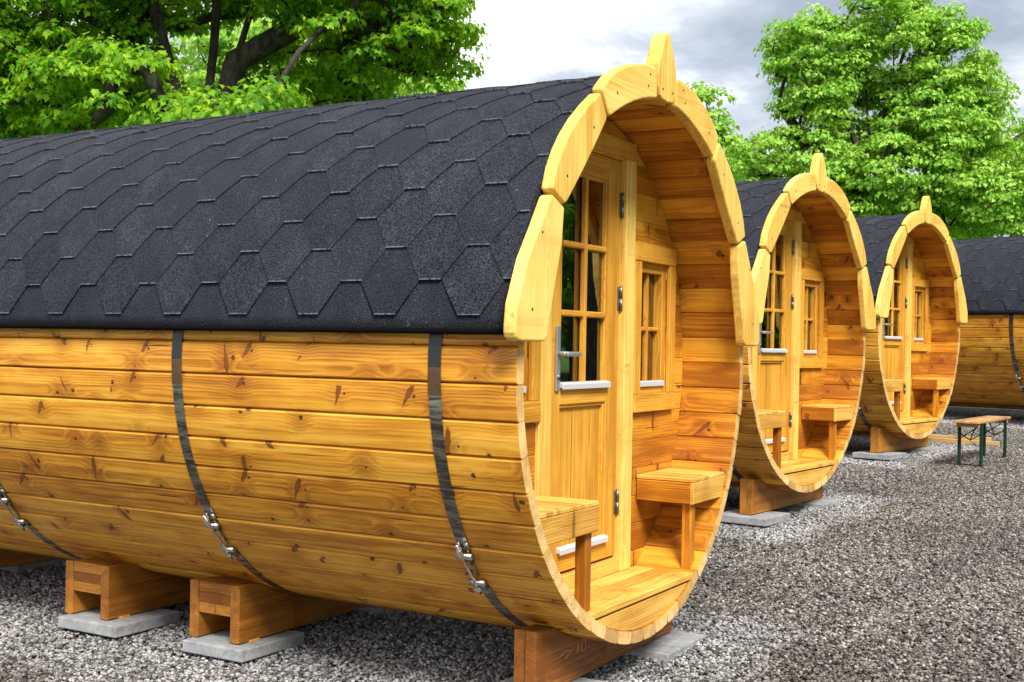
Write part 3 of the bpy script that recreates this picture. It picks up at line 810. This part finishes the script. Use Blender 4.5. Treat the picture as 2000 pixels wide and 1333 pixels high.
for i, (x0, y0, x1, y1, w, h, l) in enumerate(((-.95, 9.56, -.07, 9.46, .05, .05, 'pale squared timber lying on the gravel behind the beer bench, nearer of two'), (-.95, 9.95, -.22, 9.90, .045, .045, 'thin pale batten lying on the gravel behind the beer bench, farther of two'))):
    L_ = math.hypot(x1 - x0, y1 - y0); mb = MB(); mb.box(-L_ / 2, L_ / 2, -w / 2, w / 2, 0, h, M['lumber'], .004, 1, 0)
    o = mb.build('timber', None, 0, ((x0 + x1) / 2, (y0 + y1) / 2, ground_z((y0 + y1) / 2) + .012), math.atan2(y1 - y0, x1 - x0))
    tag(o, l, 'timber', 'loose timbers behind the bench')

# ------------------------------------------------------------------ ground
def build_ground():
    xs = sorted(set([-900, -400, -180, -90, -50, -30, -20] + [x * 1.0 for x in range(-14, 19)] + [22, 30, 50, 90, 180, 400, 900]))
    ys = sorted(set([-900, -300, -100, -50, -25, -14] + [y * 1.0 for y in range(-9, 28)] + [30, 36, 45, 60, 90, 160, 300, 500, 900]))
    v = []
    for y in ys:
        for x in xs:
            yy = max(y, -14)
            v.append((x, y, ground_z(yy)))
    nx = len(xs); f = [(j * nx + i, j * nx + i + 1, (j + 1) * nx + i + 1, (j + 1) * nx + i) for j in range(len(ys) - 1) for i in range(nx - 1)]
    mb = MB(); mb.add(v, f, M['ground'], smooth=True)
    o = mb.build('ground'); tag(o, kind='structure'); return o
build_ground()

def build_gravel():
    tiles = bpy.data.collections.new('gravel_tiles')
    ico = bmesh.new(); bmesh.ops.create_icosphere(ico, subdivisions=1, radius=1)
    ico.verts.ensure_lookup_table(); iv = np.array([v.co[:] for v in ico.verts]); ico.verts.index_update()
    itf = np.array([[v.index for v in f.verts] for f in ico.faces]); ico.free()
    rs = np.random.RandomState(5); T = .5
    for t in range(6):
        n = 1750
        V = []; F = []; C = []
        for k in range(n):
            s = rs.uniform(.0058, .0108) * (1.3 if rs.rand() < .10 else 1)
            sc3 = np.array([s * rs.uniform(1.0, 1.45), s * rs.uniform(.8, 1.05), s * rs.uniform(.5, .8)])
            p = iv * (1 + rs.uniform(-.14, .14, (len(iv), 1))) * sc3
            R_ = np.array(Euler((rs.uniform(-.5, .5), rs.uniform(-.5, .5), rs.uniform(0, 6.28))).to_matrix())
            p = p @ R_.T + np.array([rs.uniform(-T / 2, T / 2), rs.uniform(-T / 2, T / 2), rs.uniform(.002, .016)])
            F.append(itf + len(iv) * k); V.append(p); C += [rs.rand()] * len(iv)
        me = bpy.data.meshes.new('pebbles')
        V = np.concatenate(V); F = np.concatenate(F)
        me.from_pydata(V.tolist(), [], F.tolist()); me.materials.append(M['pebble'])
        me.polygons.foreach_set('use_smooth', [True] * len(me.polygons))
        a = me.attributes.new('pr', 'FLOAT', 'POINT'); a.data.foreach_set('value', C); me.update()
        o = bpy.data.objects.new('pebbles', me); tiles.objects.link(o)
    pts = []; rot = []; idx = []
    y = -4.0
    while y < 14.5:
        x = -5.0
        while x < 6.5:
            z = ground_z(y)
            pts.append((x, y, z)); rot += list((Matrix.Rotation(math.atan2(ground_z(y + .25) - ground_z(y - .25), .5), 3, 'X') @ Matrix.Rotation(rs.randint(0, 4) * PI / 2, 3, 'Z')).to_euler()); idx.append(rs.randint(0, 6)); x += .49
        y += .49
    me = bpy.data.meshes.new('gravel'); me.from_pydata(pts, [], [])
    a = me.attributes.new('rot', 'FLOAT_VECTOR', 'POINT'); a.data.foreach_set('vector', rot)
    a = me.attributes.new('pick', 'INT', 'POINT'); a.data.foreach_set('value', [int(i) for i in idx])
    o = bpy.data.objects.new('gravel', me); col.objects.link(o); tag(o, kind='stuff')
    ng = bpy.data.node_groups.new('scatter_gravel', 'GeometryNodeTree')
    ng.interface.new_socket('Geometry', in_out='INPUT', socket_type='NodeSocketGeometry'); ng.interface.new_socket('Geometry', in_out='OUTPUT', socket_type='NodeSocketGeometry')
    N = ng.nodes; gi = N.new('NodeGroupInput'); go = N.new('NodeGroupOutput')
    mp = N.new('GeometryNodeMeshToPoints'); ci = N.new('GeometryNodeCollectionInfo'); ip = N.new('GeometryNodeInstanceOnPoints')
    ci.inputs['Collection'].default_value = tiles; ci.inputs['Separate Children'].default_value = True; ci.inputs['Reset Children'].default_value = True
    r = N.new('GeometryNodeInputNamedAttribute'); r.data_type = 'FLOAT_VECTOR'; r.inputs['Name'].default_value = 'rot'
    k = N.new('GeometryNodeInputNamedAttribute'); k.data_type = 'INT'; k.inputs['Name'].default_value = 'pick'
    L = ng.links.new
    L(gi.outputs[0], mp.inputs['Mesh']); L(mp.outputs[0], ip.inputs['Points']); L(ci.outputs[0], ip.inputs['Instance'])
    ip.inputs['Pick Instance'].default_value = True
    L(k.outputs[0], ip.inputs['Instance Index']); L(r.outputs[0], ip.inputs['Rotation']); L(ip.outputs[0], go.inputs[0])
    md = o.modifiers.new('scatter', 'NODES'); md.node_group = ng
build_gravel()

# ------------------------------------------------------------------ trees
LEAF = [(0, 0), (.16, -.02), (.46, .10), (.34, .26), (.54, .56), (.26, .52), (0, 1.0), (-.26, .52), (-.54, .56), (-.34, .26), (-.46, .10), (-.16, -.02)]
def make_tree(name, base, limbs, lobes, n_cl, leaves, leaf, cl_r, leafmat, label, seed, trunk_r=.22, outer=.75, group='broadleaf trees behind the cabins'):
    """Trunk and limbs reach out to leaf clusters that fill the given lobes (centre, radii)."""
    rs = np.random.RandomState(seed); base = Vector(base)
    nodes = []; parent = []
    def addn(p, par): nodes.append(np.array(p)); parent.append(par); return len(nodes) - 1
    r0 = addn(base, -1)
    for li, l in enumerate(limbs):
        par = l[0] if isinstance(l[0], int) else r0; ps = [q for q in l if not isinstance(q, int)]
        for p in ps: par = addn(p, par)
    vols = np.array([a * b * c for _, (a, b, c) in lobes]); vols = vols ** .8 / (vols ** .8).sum()
    cl = []
    tries = 0
    while len(cl) < n_cl and tries < n_cl * 30:
        tries += 1
        k = rs.choice(len(lobes), p=vols); c, rad = lobes[k]
        d = rs.normal(size=3); d /= np.linalg.norm(d); rr = rs.rand() ** (1 / 3.0)
        rr = outer * (rr ** .35) + (1 - outer) * rr
        p = np.array(c) + d * rr * np.array(rad) * (1 + .12 * mnoise.noise(Vector(d * 2.5) + Vector((seed, 0, 0))))
        if any(np.linalg.norm(p - q) < cl_r * .62 for q in cl[-400:]): continue
        cl.append(p)
    cen = np.mean([np.array(c) for c, _ in lobes], 0)
    order = np.argsort([np.linalg.norm(p - nodes[-1]) for p in cl])
    tips = []
    for i in order:
        p = cl[i]; A = np.array(nodes); dv = p - A; d = np.linalg.norm(dv, axis=1) + .6 * np.maximum(0, A[:, 2] - p[2])
        d[0] += 3; j = int(d.argmin()); a = nodes[j]; dd = np.linalg.norm(p - a)
        par = j; ns = max(1, int(dd / .55))
        for s in range(1, ns + 1):
            t = s / ns; q = a + (p - a) * t + np.array([0, 0, .10 * dd * math.sin(t * PI)]) + rs.normal(size=3) * .05 * (t < 1)
            par = addn(q, par)
        tips.append(par)
    w = np.zeros(len(nodes)); 
    for t in tips: w[t] += 1
    for i in range(len(nodes) - 1, 0, -1): w[parent[i]] += w[i]
    rad = trunk_r * (np.maximum(w, .6) / max(1, w[0])) ** .47
    root = empty(name, base); mb = MB()
    kids = {}
    for i in range(1, len(nodes)): kids.setdefault(parent[i], []).append(i)
    def chain(i0, i1):
        pts = [i0, i1]
        while True:
            ks = kids.get(pts[-1], [])
            if not ks: break
            pts.append(max(ks, key=lambda k: w[k]))
        return pts
    done = set(); stack = [(0, k) for k in kids.get(0, [])]
    while stack:
        a, b = stack.pop(); ch = chain(a, b)
        for q in range(1, len(ch)):
            for k in kids.get(ch[q], []):
                if q + 1 >= len(ch) or k != ch[q + 1]: stack.append((ch[q], k))
        rr = [min(rad[ch[1]] * 1.05, rad[ch[0]])] + [rad[c] for c in ch[1:]]
        if a == 0: rr[0] *= 1.25
        big = rr[1] > .03
        pts = [Vector(nodes[c]) - base for c in ch]
        mb.tube(pts, rr, M['bark'], 9 if big else 4, False)
    tr = mb.build('trunk', root)
    # leaves
    lf = np.array(LEAF); nl = len(lf); V = []; F = []; T = []; cnt = 0
    b0 = np.array(base)
    for p in cl:
        n = int(leaves * rs.uniform(.6, 1.35)); R0 = cl_r * rs.uniform(.75, 1.25)
        out = p - cen; out[2] *= .5; out /= (np.linalg.norm(out) + 1e-6)
        ctone = rs.uniform(-.18, .18)
        d = rs.normal(size=(n, 3)); d /= np.linalg.norm(d, axis=1)[:, None]
        d[:, 2] = np.where(d[:, 2] < -.15, -d[:, 2] * .6, d[:, 2])
        r_ = rs.uniform(.35, 1.0, n) ** .6
        q = p + d * (R0 * r_)[:, None] * np.array([1, 1, .72])
        nrm = d * np.array([.9, .9, .6]) + np.array([0, 0, .65]) + rs.normal(size=(n, 3)) * .38 + out * .25
        nrm /= np.linalg.norm(nrm, axis=1)[:, None]
        rad_ = d * np.array([1, 1, .2]) + np.array([0, 0, -.55]) + rs.normal(size=(n, 3)) * .45
        yx = rad_ - nrm * (rad_ * nrm).sum(1)[:, None]; yx /= (np.linalg.norm(yx, axis=1)[:, None] + 1e-6)
        xx = np.cross(yx, nrm)
        sz = leaf * rs.uniform(.5, 1.35, n)
        droop = -.25 * (lf[:, 1] ** 2) + .22 * np.abs(lf[:, 0])
        vv = q[:, None, :] + (xx[:, None, :] * lf[None, :, :1] + yx[:, None, :] * lf[None, :, 1:2] + nrm[:, None, :] * droop[None, :, None]) * sz[:, None, None]
        V.append(vv.reshape(-1, 3) - b0)
        tl = np.clip(.5 + ctone + rs.normal(size=n) * .27, 0, 1)
        T.append(np.repeat(tl, nl)); cnt += n
    V = np.concatenate(V); T = np.concatenate(T)
    me = bpy.data.meshes.new('crown'); N_ = len(V)
    idx = np.arange(N_)
    # two n-gons per leaf, folded along the midrib
    half1 = [0, 1, 2, 3, 4, 5, 6]; half2 = [0, 6, 7, 8, 9, 10, 11]
    base_i = (np.arange(cnt) * nl)[:, None]
    loops = np.concatenate([base_i + np.array(half1), base_i + np.array(half2)], 1).reshape(-1)
    me.vertices.add(N_); me.vertices.foreach_set('co', V.reshape(-1))
    me.loops.add(len(loops)); me.loops.foreach_set('vertex_index', loops.astype(np.int32))
    npoly = cnt * 2; me.polygons.add(npoly)
    me.polygons.foreach_set('loop_start', (np.arange(npoly) * 7).astype(np.int32))
    me.materials.append(leafmat)
    at = me.attributes.new('tone', 'FLOAT', 'POINT'); at.data.foreach_set('value', T.astype(np.float32))
    me.update(calc_edges=True); me.validate()
    o = bpy.data.objects.new('crown', me); col.objects.link(o); o.parent = root
    tag(root, label, 'tree', group)
    return root

# camera frame, used once to find where things stand out in the yard
CAM = Vector((2.02485, -4.60013, ZG + .07326)); YAW, PITCH, ROLL, FPX = 2.09951308, .00256432, .01746987, 2383.68
cy, sy = math.cos(YAW), math.sin(YAW)
FWD = Vector((cy * math.cos(PITCH), sy * math.cos(PITCH), math.sin(PITCH))); RT0 = Vector((sy, -cy, 0)); UP0 = RT0.cross(FWD)
RT = math.cos(ROLL) * RT0 + math.sin(ROLL) * UP0; UP = -math.sin(ROLL) * RT0 + math.cos(ROLL) * UP0
def world(px, py, depth):
    d = FWD + RT * ((px - 1000) / FPX) - UP * ((py - 666.5) / FPX)
    return CAM + d * depth
def gpt(px, depth):
    p = world(px, 660, depth); p.z = ground_z(p.y); return p
def lobe(px, py, depth, rx, ry, rz=None):
    """Lobe centred on a spot at this distance; radii in metres."""
    return (tuple(world(px, py, depth)), (rx, ry, rz or rx))

# large maple behind the near roof: several stems
D = 19.0
b = gpt(400, D)
W = lambda x, y, d=D: tuple(world(x, y, d))
make_tree('maple_tree', b,
          [[W(395, 420), W(392, 330), W(385, 290)],
           [3, W(345, 230), W(325, 120), W(300, 10), W(255, -120)],
           [3, W(405, 200), W(418, 90), W(425, -40), W(430, -180)],
           [3, W(432, 230), W(460, 120), W(488, 30), W(545, -90)],
           [6, W(265, 60), W(170, 25), W(60, 10)],
           [5, W(300, 200), W(220, 160), W(120, 120)],
           [13, W(600, 40), W(700, 50), W(800, 70)]],
          [lobe(90, 60, D, 1.5, 2.2, 1.3), lobe(300, -150, D, 2.6, 2.6, 1.5), lobe(670, -50, D, 1.5, 2.0, 1.1), lobe(760, 60, D, 1.0, 1.6, .95), lobe(40, 225, D, 1.3, 1.6, .75), lobe(230, 190, D - 1, 1.2, 1.2, .6),
           lobe(440, 225, D - 2.2, 1.0, .7, .42), lobe(620, 170, D + 1.5, 1.1, 1.5, .7), lobe(845, 110, D + .5, .5, .8, .45), lobe(-120, 20, D, 1.6, 2, 2.2), lobe(820, 25, D, .65, 1.0, .5)],
          720, 150, .094, .46, M['leaf_deep'], 'large many-stemmed maple with dark limbs behind the near cabin roof', 3, .27, .6)
D2 = 27.0
make_tree('maple_tree', gpt(560, D2), [[W(560, 420, D2), W(560, 300, D2), W(560, 180, D2), W(560, 80, D2)], [3, W(480, 200, D2), W(400, 120, D2)], [3, W(650, 180, D2), W(740, 150, D2)]],
          [lobe(560, 160, D2, 3.3, 2.0, 1.6), lobe(250, 240, D2, 2.4, 2, 1.0), lobe(60, 240, D2, 1.6, 2, .8), lobe(690, 170, D2, 1.1, 1.5, .7)],
          330, 120, .115, .60, M['leaf_light'], 'bright yellow-green maple seen through the gaps of the many-stemmed one', 11, .25, .5)
D3 = 24.0
make_tree('maple_tree', gpt(850, D3), [[W(850, 420, D3), W(855, 300, D3), W(862, 220, D3), W(866, 180, D3)]],
          [lobe(866, 190, D3, .55, .7, .45), lobe(850, 260, D3, .8, .8, .6)], 70, 80, .11, .36, M['leaf_light'], 'small light green maple just over the roof line left of the pale gable', 14, .09, .5)
# the tall bright maple at the right
D4 = 31.0
Wf = lambda x, y, d=D4: tuple(world(x, y, d))
make_tree('maple_tree', gpt(1700, D4),
          [[Wf(1696, 470), Wf(1694, 400), Wf(1692, 330)],
           [3, Wf(1660, 250), Wf(1640, 160), Wf(1620, 90)], [3, Wf(1695, 240), Wf(1690, 150), Wf(1700, 70)], [3, Wf(1720, 240), Wf(1750, 150), Wf(1780, 60)],
           [2, Wf(1780, 320), Wf(1860, 250), Wf(1930, 200)], [2, Wf(1620, 320), Wf(1560, 260), Wf(1520, 200)]],
          [lobe(1735, 75, D4, 1.25, 1.6, 1.35), lobe(1600, 120, D4, 1.2, 1.5, 1.15), lobe(1535, 110, D4, .55, .8, 0.68), lobe(1560, 180, D4, .75, 1.2, 0.81), lobe(1850, 130, D4, 1.0, 1.5, 1.28), lobe(1920, 190, D4, .6, 1.0, 0.81),
           lobe(1625, 215, D4, .7, 1.5, 0.74), lobe(1700, 262, D4 + 1.2, 1.2, 1.2, 0.68), lobe(1760, 190, D4 + .6, 1.0, 1.2, 0.68), lobe(1840, 255, D4, 1.3, 1.8, 1.08), lobe(1960, 310, D4, .9, 1.3, 1.15), lobe(1570, 330, D4, 1.5, 1.7, 1.01), lobe(1760, 350, D4, 2.0, 2.0, 1.22), lobe(1930, 400, D4, 1.4, 1.6, 1.08), lobe(1460, 345, D4, .75, 1.2, 0.74),
           lobe(1600, 430, D4, 1.6, 1.6, 1.08), lobe(1780, 25, D4, .5, .8, 0.54), lobe(1690, 45, D4, .45, .6, 0.54)],
          860, 125, .096, .42, M['leaf_light'], 'tall bright green maple with layered leaf clusters at the right behind the small cabins', 21, .22, .42)
D5 = 36.0
make_tree('maple_tree', gpt(1400, D5), [[tuple(world(1400, 450, D5)), tuple(world(1392, 330, D5)), tuple(world(1386, 240, D5)), tuple(world(1378, 190, D5))]],
          [lobe(1375, 215, D5, .5, .8, .65), lobe(1400, 290, D5, .75, 1.0, .7), lobe(1430, 370, D5, 1.2, 1.4, .9)],
          100, 70, .14, .5, M['leaf_light'], 'slim light green tree peeking out just right of the near gable', 31, .12, .5)
D6 = 40.0
make_tree('maple_tree', gpt(1985, D6), [[tuple(world(1985, 460, D6)), tuple(world(1990, 380, D6)), tuple(world(2005, 300, D6))]],
          [lobe(2010, 330, D6, 1.7, 1.6, 1.3), lobe(1860, 420, D6, 2.4, 1.6, 1.0), lobe(1650, 420, D6, 2.6, 1.6, 1.0), lobe(2120, 300, D6, 2.0, 2.0, 2.0)],
          230, 110, .12, .62, M['leaf_deep'], 'dark green tree filling in behind the tall bright maple at the right edge', 41, .2, .5)
make_tree('bush', (9.5, 19.5, ground_z(19.5)), [[(9.5, 19.5, 1.6), (9.5, 19.5, 2.4)]], [((9.5, 19.5, 2.6), (2.6, 2.2, 1.6)), ((6.5, 20.0, 2.2), (2.2, 1.6, 1.4)), ((12.5, 18.5, 2.4), (2.4, 1.8, 1.5)), ((15.5, 16.5, 2.4), (2.4, 1.8, 1.6))], 330, 70, .16, .6, M['leaf_deep'], 'dense bushes across the yard mirrored low in the door panes', 51, .1, .5, 'trees mirrored in the window panes')
# trees along the other side of the yard: what the panes mirror
def side_tree(src, x, y, s, rz, label):
    c = copy_tree(src); c.location = (x, y, ground_z(y)); c.scale = (s, s, s); c.rotation_euler = (0, 0, rz); c['label'] = label; c['group'] = 'trees mirrored in the window panes'
src = [o for o in col.objects if o.name.startswith('maple_tree')]
for k_, x_, y_, s_, a_, l_ in ((1, 7.5, 15.5, .85, 2.0, 'maple across the yard mirrored in the door panes, nearest to the row'), (3, 11.5, 20, .9, 1.0, 'tall maple across the yard mirrored in the door panes, behind the nearest one'),
        (5, 12.5, 14, 1.0, .4, 'dark tree across the yard mirrored in the panes, right of the maple'), (0, 6.0, 25, .9, 1.2, 'many-stemmed maple far across the yard mirrored in the window panes'), (5, 17, 12, 1.2, 2.4, 'broad dark tree across the yard mirrored at the edge of the panes')):
    side_tree(src[k_], x_, y_, s_, a_, l_)

# ------------------------------------------------------------------ hills far off
def build_hills():
    mb = MB(); v = []; f = []; n = 90
    for i in range(n + 1):
        a = R(-20) + R(220) * i / n
        for k, (rr, h) in enumerate(((150, -2), (190, 10), (240, 22), (330, 30), (420, 20))):
            hh = h * (.75 + .5 * mnoise.noise(Vector((a * 3.1, k * .4, 2)))) + 2.5 * mnoise.noise(Vector((a * 17, k, 5)))
            v.append((rr * math.cos(a), rr * math.sin(a), hh))
    for i in range(n):
        for k in range(4): f.append((i * 5 + k, (i + 1) * 5 + k, (i + 1) * 5 + k + 1, i * 5 + k + 1))
    s = NT('wooded_hill'); pos = s.n('ShaderNodeNewGeometry', out=0)
    c = s.mix(s.noise(pos, .12, 6, .7), (.02, .05, .025), (.06, .12, .045)); s.bsdf(c, .95, s.noise(pos, .25, 6, .7), 1.0, 3.0)
    mb.add(v, f, s.m, smooth=True); o = mb.build('hills'); tag(o, kind='structure')
build_hills()

# ------------------------------------------------------------------ light
SUN_EL, SUN_AZ = 48.0, -40.0      # degrees; azimuth measured from +x towards +y
sd = Vector((math.cos(R(SUN_EL)) * math.cos(R(SUN_AZ)), math.cos(R(SUN_EL)) * math.sin(R(SUN_AZ)), math.sin(R(SUN_EL))))
sl = bpy.data.lights.new('sun', 'SUN'); sl.energy = 3.6; sl.angle = R(20); sl.color = (1.0, .95, .87)
so = bpy.data.objects.new('sun', sl); col.objects.link(so); so.rotation_euler = sd.to_track_quat('Z', 'Y').to_euler()
wd = bpy.data.worlds.new('World'); sc.world = wd; wd.use_nodes = True
class WN(NT):
    def __init__(s, t): s.t = t; t.nodes.clear(); s.out = t.nodes.new('ShaderNodeOutputWorld')
w = WN(wd.node_tree)
dr = w.n('ShaderNodeTexCoord', out=0)
sky = w.t.nodes.new('ShaderNodeTexSky'); sky.sky_type = 'NISHITA'; sky.sun_disc = False; sky.sun_elevation = R(SUN_EL); sky.sun_rotation = R(90 - SUN_AZ)
skyc = w.v_('SCALE', sky.outputs[0], scale=.10)
X, Y, Z = w.sep(dr)
zz = w.m_('ADD', w.m_('MAXIMUM', Z, 0), .22)
cp = w.comb(w.m_('DIVIDE', X, zz), w.m_('DIVIDE', Y, zz), 0)
n1 = w.noise(w.v_('ADD', cp, (3.1, 1.4, 0)), .85, 6, .55, .3)
n2 = w.noise(w.v_('ADD', cp, (7.7, 4.2, 3)), 2.3, 6, .6, .4)
# the cloud deck is heavier towards the right of the row
side = w.v_('DOT_PRODUCT', dr, (tuple(RT0)))
f = w.m_('ADD', w.m_('MULTIPLY', n1, .9), w.m_('MULTIPLY', n2, .55))
f = w.m_('ADD', w.m_('ADD', w.m_('MULTIPLY', w.m_('SUBTRACT', f, .70), 2.1), .47), w.m_('MULTIPLY', w.ss(side, -.02, .40), .42))
cl = w.ramp(f, [(.46, (.98, .98, .98)), (.60, (.68, .70, .73)), (.74, (.40, .44, .50)), (.95, (.25, .295, .36))])
cover = w.ss(n2, .25, .42)
cc = w.mix(w.m_('MAXIMUM', cover, .85), skyc, cl)
bg = w.n('ShaderNodeBackground', {'Color': cc, 'Strength': 1.06})
w.t.links.new(bg, w.out.inputs[0])

# ------------------------------------------------------------------ camera
cam = bpy.data.cameras.new('camera'); cam.sensor_width = 36; cam.lens = 36 * FPX / 2000; cam.clip_end = 3000; cam.clip_start = .05
co = bpy.data.objects.new('camera', cam); col.objects.link(co)
mt = Matrix((RT, UP, -FWD)).transposed().to_4x4(); mt.translation = CAM; co.matrix_world = mt
sc.camera = co
sc.view_settings.view_transform = 'Standard'; sc.view_settings.look = 'None'; sc.view_settings.exposure = 0.80; sc.view_settings.gamma = 1.0
sc.cycles.max_bounces = 6; sc.cycles.diffuse_bounces = 3; sc.cycles.glossy_bounces = 3; sc.cycles.transparent_max_bounces = 8; sc.cycles.transmission_bounces = 4
sc.cycles.use_adaptive_sampling = True; sc.cycles.adaptive_threshold = .02
sc.cycles.use_denoising = True
